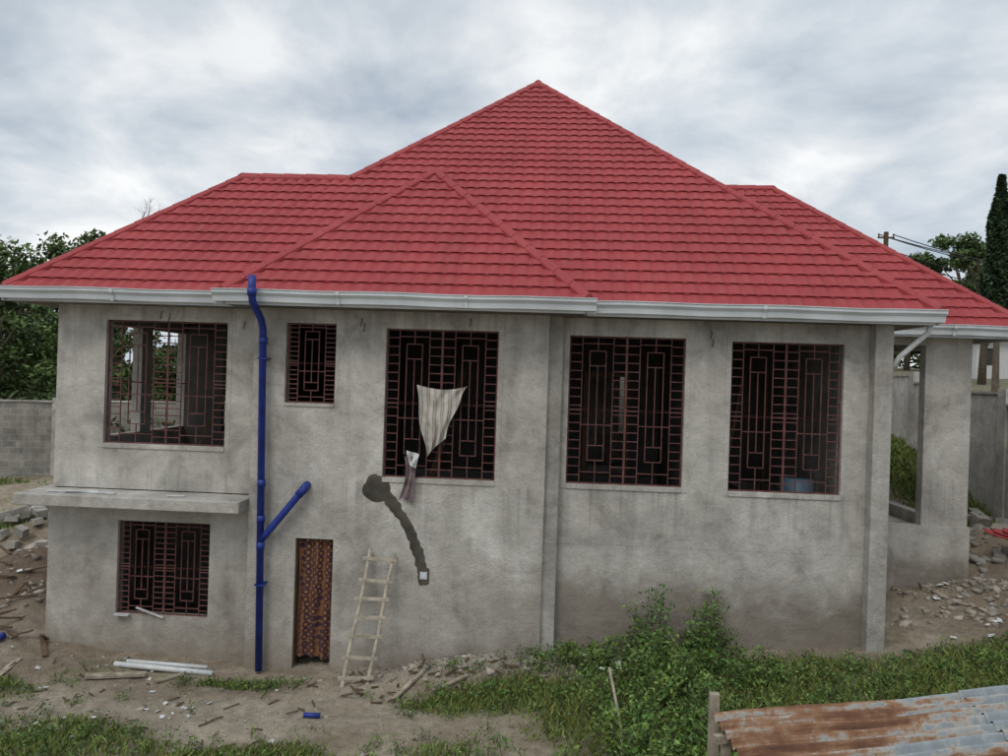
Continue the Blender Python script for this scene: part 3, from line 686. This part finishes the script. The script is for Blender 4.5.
tree('broadleaf_tree',31.6,52,10.6,2.4,6000,.18,seed=7); tree('broadleaf_tree',44,76,14,4.5,7000,.26,seed=8,low=.1); tree('broadleaf_tree',50,76,14,5,6000,.28,seed=9,low=.1); tree('broadleaf_tree',38.5,76,12.0,4,6000,.26,seed=10,low=.1)
def cypress(x,y,height,rad,seed=1):
    r=np.random.default_rng(seed); z0=tz(x,y); e=empty('cypress_tree'); n=18000
    h_=r.uniform(.30,1,n); prof=rad*np.minimum(1,(1.02-h_)*2.6)**.7*(.75+.35*np.sin(h_*23+2)*.4)*np.minimum(1,(h_-.27)*9); th=r.uniform(0,6.283,n); q=r.uniform(.4,1.05,n)**.6
    P_=np.stack([x+prof*q*np.cos(th),y+prof*q*np.sin(th),z0+height*h_],1); V,F=leaves(P_,.13)
    c=np.repeat((.6+.7*r.uniform(0,1,(n,1)))*(.8+.35*np.sin(th*5+h_*30))[:,None]*np.array([[1,1,1]]),4,0); mk_np('crown',V,F,M_cyp,e,col=c)
    t=MB(); t.tube([(x,y,z0-.3),(x,y,z0+height*.8)],[.2,.05],8); t.make('trunk',M_bark,e)
cypress(25.05,40,12.1-tz(25.9,40),.95,3)
def twig():
    t=MB(); base=Vector((-22.3,36,5.5))
    def br(p,d,l,r,k):
        q=p+d*l; t.tube([p,q],[r,r*.6],4,False)
        if k:
            for i in range(3): br(p.lerp(q,random.uniform(.5,1)),(d+Vector((G(0,.5),G(0,.3),G(0,.35)))).normalized(),l*.62,r*.55,k-1)
    t.tube([(-22.3,36,tz(-22.3,36)),base],[.2,.06],8)
    br(base,Vector((.75,0,1)).normalized(),1.8,.05,4); t.make('bare_branch_tree',M_bark)
twig()
def hedge(name,x0,x1,y,hgt,n,ls,seed):
    r=np.random.default_rng(seed); X=r.uniform(x0,x1,n); top=hgt*(.7+.3*np.sin(X*.21+seed)*np.sin(X*.083+2)+.12*np.sin(X*.9)); Y=y+r.uniform(-2,2,n)
    Z=terrain(X,Y)+top*r.uniform(0,1,n)**.8+r.normal(0,.15,n); V,F=leaves(np.stack([X,Y,Z],1),ls)
    c=np.repeat((.5+.8*r.uniform(0,1,(n,1)))*(.7+.35*np.sin(X*1.7+Z*2.1))[:,None]*np.array([[1,1,1]]),4,0); mk_np(name,V,F,M_leaf,col=c)
hedge('distant_treeline',-75,-10,62,9,20000,.4,3); hedge('distant_treeline',5,110,100,11,20000,.5,4)
hedge('boundary_shrubs',-34,-13,27.5,3.2,9000,.14,6)
# ---------------------------------------------------------------- boundary walls
def blockmat():
    t=NT('concrete_block_wall'); br=t.n.new('ShaderNodeTexBrick'); mp=t.n.new('ShaderNodeMapping'); mp.inputs['Rotation'].default_value=(math.radians(90),0,0)
    t.l.new(t.tc.outputs['Object'],mp.inputs[0]); t.l.new(mp.outputs[0],br.inputs['Vector'])
    br.inputs['Color1'].default_value=(.30,.285,.255,1); br.inputs['Color2'].default_value=(.21,.20,.18,1); br.inputs['Mortar'].default_value=(.33,.315,.285,1)
    br.inputs['Scale'].default_value=1; br.inputs['Brick Width'].default_value=.45; br.inputs['Row Height'].default_value=.24; br.inputs['Mortar Size'].default_value=.012
    c=t.mix(.85,br.outputs[0],t.ramp(t.noise(1.6,6,rough=.75),[(.3,(.45,.44,.41)),(.7,(1.3,1.29,1.26))]),'MULTIPLY'); t.color(c); t.rough(.95); t.bump(t.noise(20,4),.4,.02); return t.m
M_block=blockmat(); M_fence=plaster('boundary_plaster',False,1.15,.12)
def fence(name,pts,mat,pil=3.0,th=.16):
    e=empty(name)
    for (x0,y0,z0),(x1,y1,z1) in zip(pts[:-1],pts[1:]):
        L=math.hypot(x1-x0,y1-y0); n=max(1,round(L/pil)); b=MB(); c=MB()
        for i in range(n):
            ta,tb=i/n,(i+1)/n; zt=z0+(z1-z0)*(ta+tb)/2; A=(x0+(x1-x0)*ta,y0+(y1-y0)*ta);B=(x0+(x1-x0)*tb,y0+(y1-y0)*tb)
            hgt=3.6; b.beam((A[0],A[1],zt-hgt/2),(B[0],B[1],zt-hgt/2),th,hgt)
            c.beam((A[0],A[1],zt-3.6),(A[0]+.001,A[1],zt+.12),.3,.3)
            c.beam((A[0],A[1],zt+.02),(B[0],B[1],zt+.02),th+.08,.06)
        b.make('panels',mat,e); c.make('pillars_and_coping',M_pil,e)
fence('boundary_wall',[(-36,19.5,-1.75),(-17.9,25.2,-1.40),(-10,27.5,-1.3)],M_block)
fence('boundary_wall',[(10.2,12.5,-.75),(10.95,17,-.12),(12.1,25.3,.60)],M_fence,2.7)
fence('boundary_wall',[(12.1,25.4,.62),(-8,27.5,0.0)],M_block)
D=empty('distant_house')
b=MB(); zb=tz(38,60)-.3; b.box(36.0,44,60,68,zb,4.6); b.make('walls',simple('white_wall',(.55,.55,.53),.8,.1),D)
b=MB(); b.box(36.7,37.7,59.97,60.1,zb+1.4,zb+2.8); b.box(40,41,59.97,60.1,zb+1.4,zb+2.8); b.make('windows',M_dark,D)
mk('roof',[(35.5,59.4,4.55),(44.5,59.4,4.55),(44.5,68.6,4.55),(35.5,68.6,4.55),(38.5,64,6.2),(42,64,6.2)],[(0,1,5,4),(1,2,5),(2,3,4,5),(3,0,4)],simple('grey_roof',(.16,.16,.165),.7,.15),D)
E=empty('utility_pole')
px,py=21.3,45.; b=MB(); zt=9.9; b.tube([(px,py,tz(px,py)-.5),(px,py,zt)],[.18,.14],10); b.beam((px-.5,py,zt-.35),(px+.5,py,zt-.35),.10,.10)
for dx in (-.45,0,.45): b.tube([(px+dx,py,zt-.3),(px+dx,py,zt-.1)],.05,6)
b.make('pole',M_woodd,E)
b=MB()
for k,(dx,dz) in enumerate(((-.45,-.15),(0,-.3),(.45,-.15),(-.1,-1.0),(.1,-1.5))):
    ex,ey,ez,sag=px+19,py+8,zt-.6-.25*k,.55
    pts=[]
    for i in range(13):
        t=i/12; pts.append((px+dx+(ex-px)*t,py+(ey-py)*t,zt+dz+(ez-zt)*t-sag*4*t*(1-t)))
    b.tube(pts,.032,4,False)
b.make('wires',M_dark,E)
# ---------------------------------------------------------------- world, sun, camera
w=bpy.data.worlds.new('World'); scene.world=w; w.use_nodes=True; nt=w.node_tree; N=nt.nodes; Lk=nt.links
bg=N['Background']; bg.inputs['Strength'].default_value=.1
sky=N.new('ShaderNodeTexSky'); sky.sky_type='NISHITA'; sky.sun_disc=False; EL=math.radians(52); AZ=math.radians(205)
sky.sun_elevation=EL; sky.sun_rotation=AZ
tc=N.new('ShaderNodeTexCoord'); sep=N.new('ShaderNodeSeparateXYZ'); Lk.new(tc.outputs['Generated'],sep.inputs[0])
def mth(op,a,b_=0.,cl=False):
    m=N.new('ShaderNodeMath'); m.operation=op; m.use_clamp=cl
    for i,x in enumerate((a,b_)):
        if isinstance(x,(int,float)): m.inputs[i].default_value=x
        else: Lk.new(x,m.inputs[i])
    return m.outputs[0]
den=mth('ADD',mth('MAXIMUM',sep.outputs[2],0.),.34)
cmb=N.new('ShaderNodeCombineXYZ'); Lk.new(mth('DIVIDE',sep.outputs[0],den),cmb.inputs[0]); Lk.new(mth('DIVIDE',sep.outputs[1],den),cmb.inputs[1]); cmb.inputs[2].default_value=5.3
def wn(scale,det,rough,dist,off=0):
    n=N.new('ShaderNodeTexNoise'); n.inputs['Scale'].default_value=scale; n.inputs['Detail'].default_value=det; n.inputs['Roughness'].default_value=rough; n.inputs['Distortion'].default_value=dist
    Lk.new(cmb.outputs[0],n.inputs['Vector']); return n.outputs['Fac']
def wr(f,st):
    r=N.new('ShaderNodeValToRGB'); e=r.color_ramp.elements
    while len(e)<len(st): e.new(.5)
    for i,(p,c) in enumerate(st): e[i].position=p; e[i].color=(*[x*.1 for x in c],1)
    Lk.new(f,r.inputs[0]); return r.outputs[0]
cl=wr(wn(2.7,9,.55,.2),[(.33,(4.4,5.1,5.9)),(.44,(5.9,6.5,7.1)),(.53,(7.2,7.6,8.0)),(.64,(9.2,9.35,9.4))])
big=wr(wn(.9,5,.5,.2),[(.35,(7.4,7.7,8.1)),(.62,(10.0,10.0,10.0))])
cm=N.new('ShaderNodeMix'); cm.data_type='RGBA'; cm.blend_type='MULTIPLY'; cm.inputs[0].default_value=1.; Lk.new(cl,cm.inputs[6]); Lk.new(big,cm.inputs[7])
sc10=N.new('ShaderNodeVectorMath'); sc10.operation='SCALE'; sc10.inputs['Scale'].default_value=10.6; Lk.new(cm.outputs[2],sc10.inputs[0])
cover=wr(wn(1.5,7,.55,.3),[(.30,(6.0,)*3),(.44,(10,)*3)])
mx=N.new('ShaderNodeMix'); mx.data_type='RGBA'; Lk.new(cover,mx.inputs[0]); Lk.new(sky.outputs[0],mx.inputs[6]); Lk.new(sc10.outputs[0],mx.inputs[7])
zen=mth('ADD',1.,mth('MULTIPLY',mth('SUBTRACT',sep.outputs[2],.5,True),1.8))
vm=N.new('ShaderNodeVectorMath'); vm.operation='SCALE'; Lk.new(mx.outputs[2],vm.inputs[0]); Lk.new(zen,vm.inputs['Scale'])
Lk.new(vm.outputs[0],bg.inputs['Color'])
sd=bpy.data.lights.new('sun','SUN'); sd.energy=1.05; sd.angle=math.radians(20); sd.color=(1,.95,.88); so=bpy.data.objects.new('sun',sd); link(so)
dirv=Vector((math.sin(AZ)*math.cos(EL),math.cos(AZ)*math.cos(EL),math.sin(EL))); so.rotation_euler=dirv.to_track_quat('Z','Y').to_euler()
cd=bpy.data.cameras.new('camera'); cd.lens=25.0; cd.sensor_width=36; cd.clip_end=3000; cd.clip_start=.1; co=bpy.data.objects.new('camera',cd); link(co)
R=Matrix.Rotation(math.radians(3),4,'Z')@Matrix.Rotation(math.radians(90),4,'X')@Matrix.Rotation(.032,4,'Z'); co.matrix_world=R
scene.camera=co
scene.view_settings.view_transform='Standard'; scene.view_settings.look='None'; scene.view_settings.exposure=0
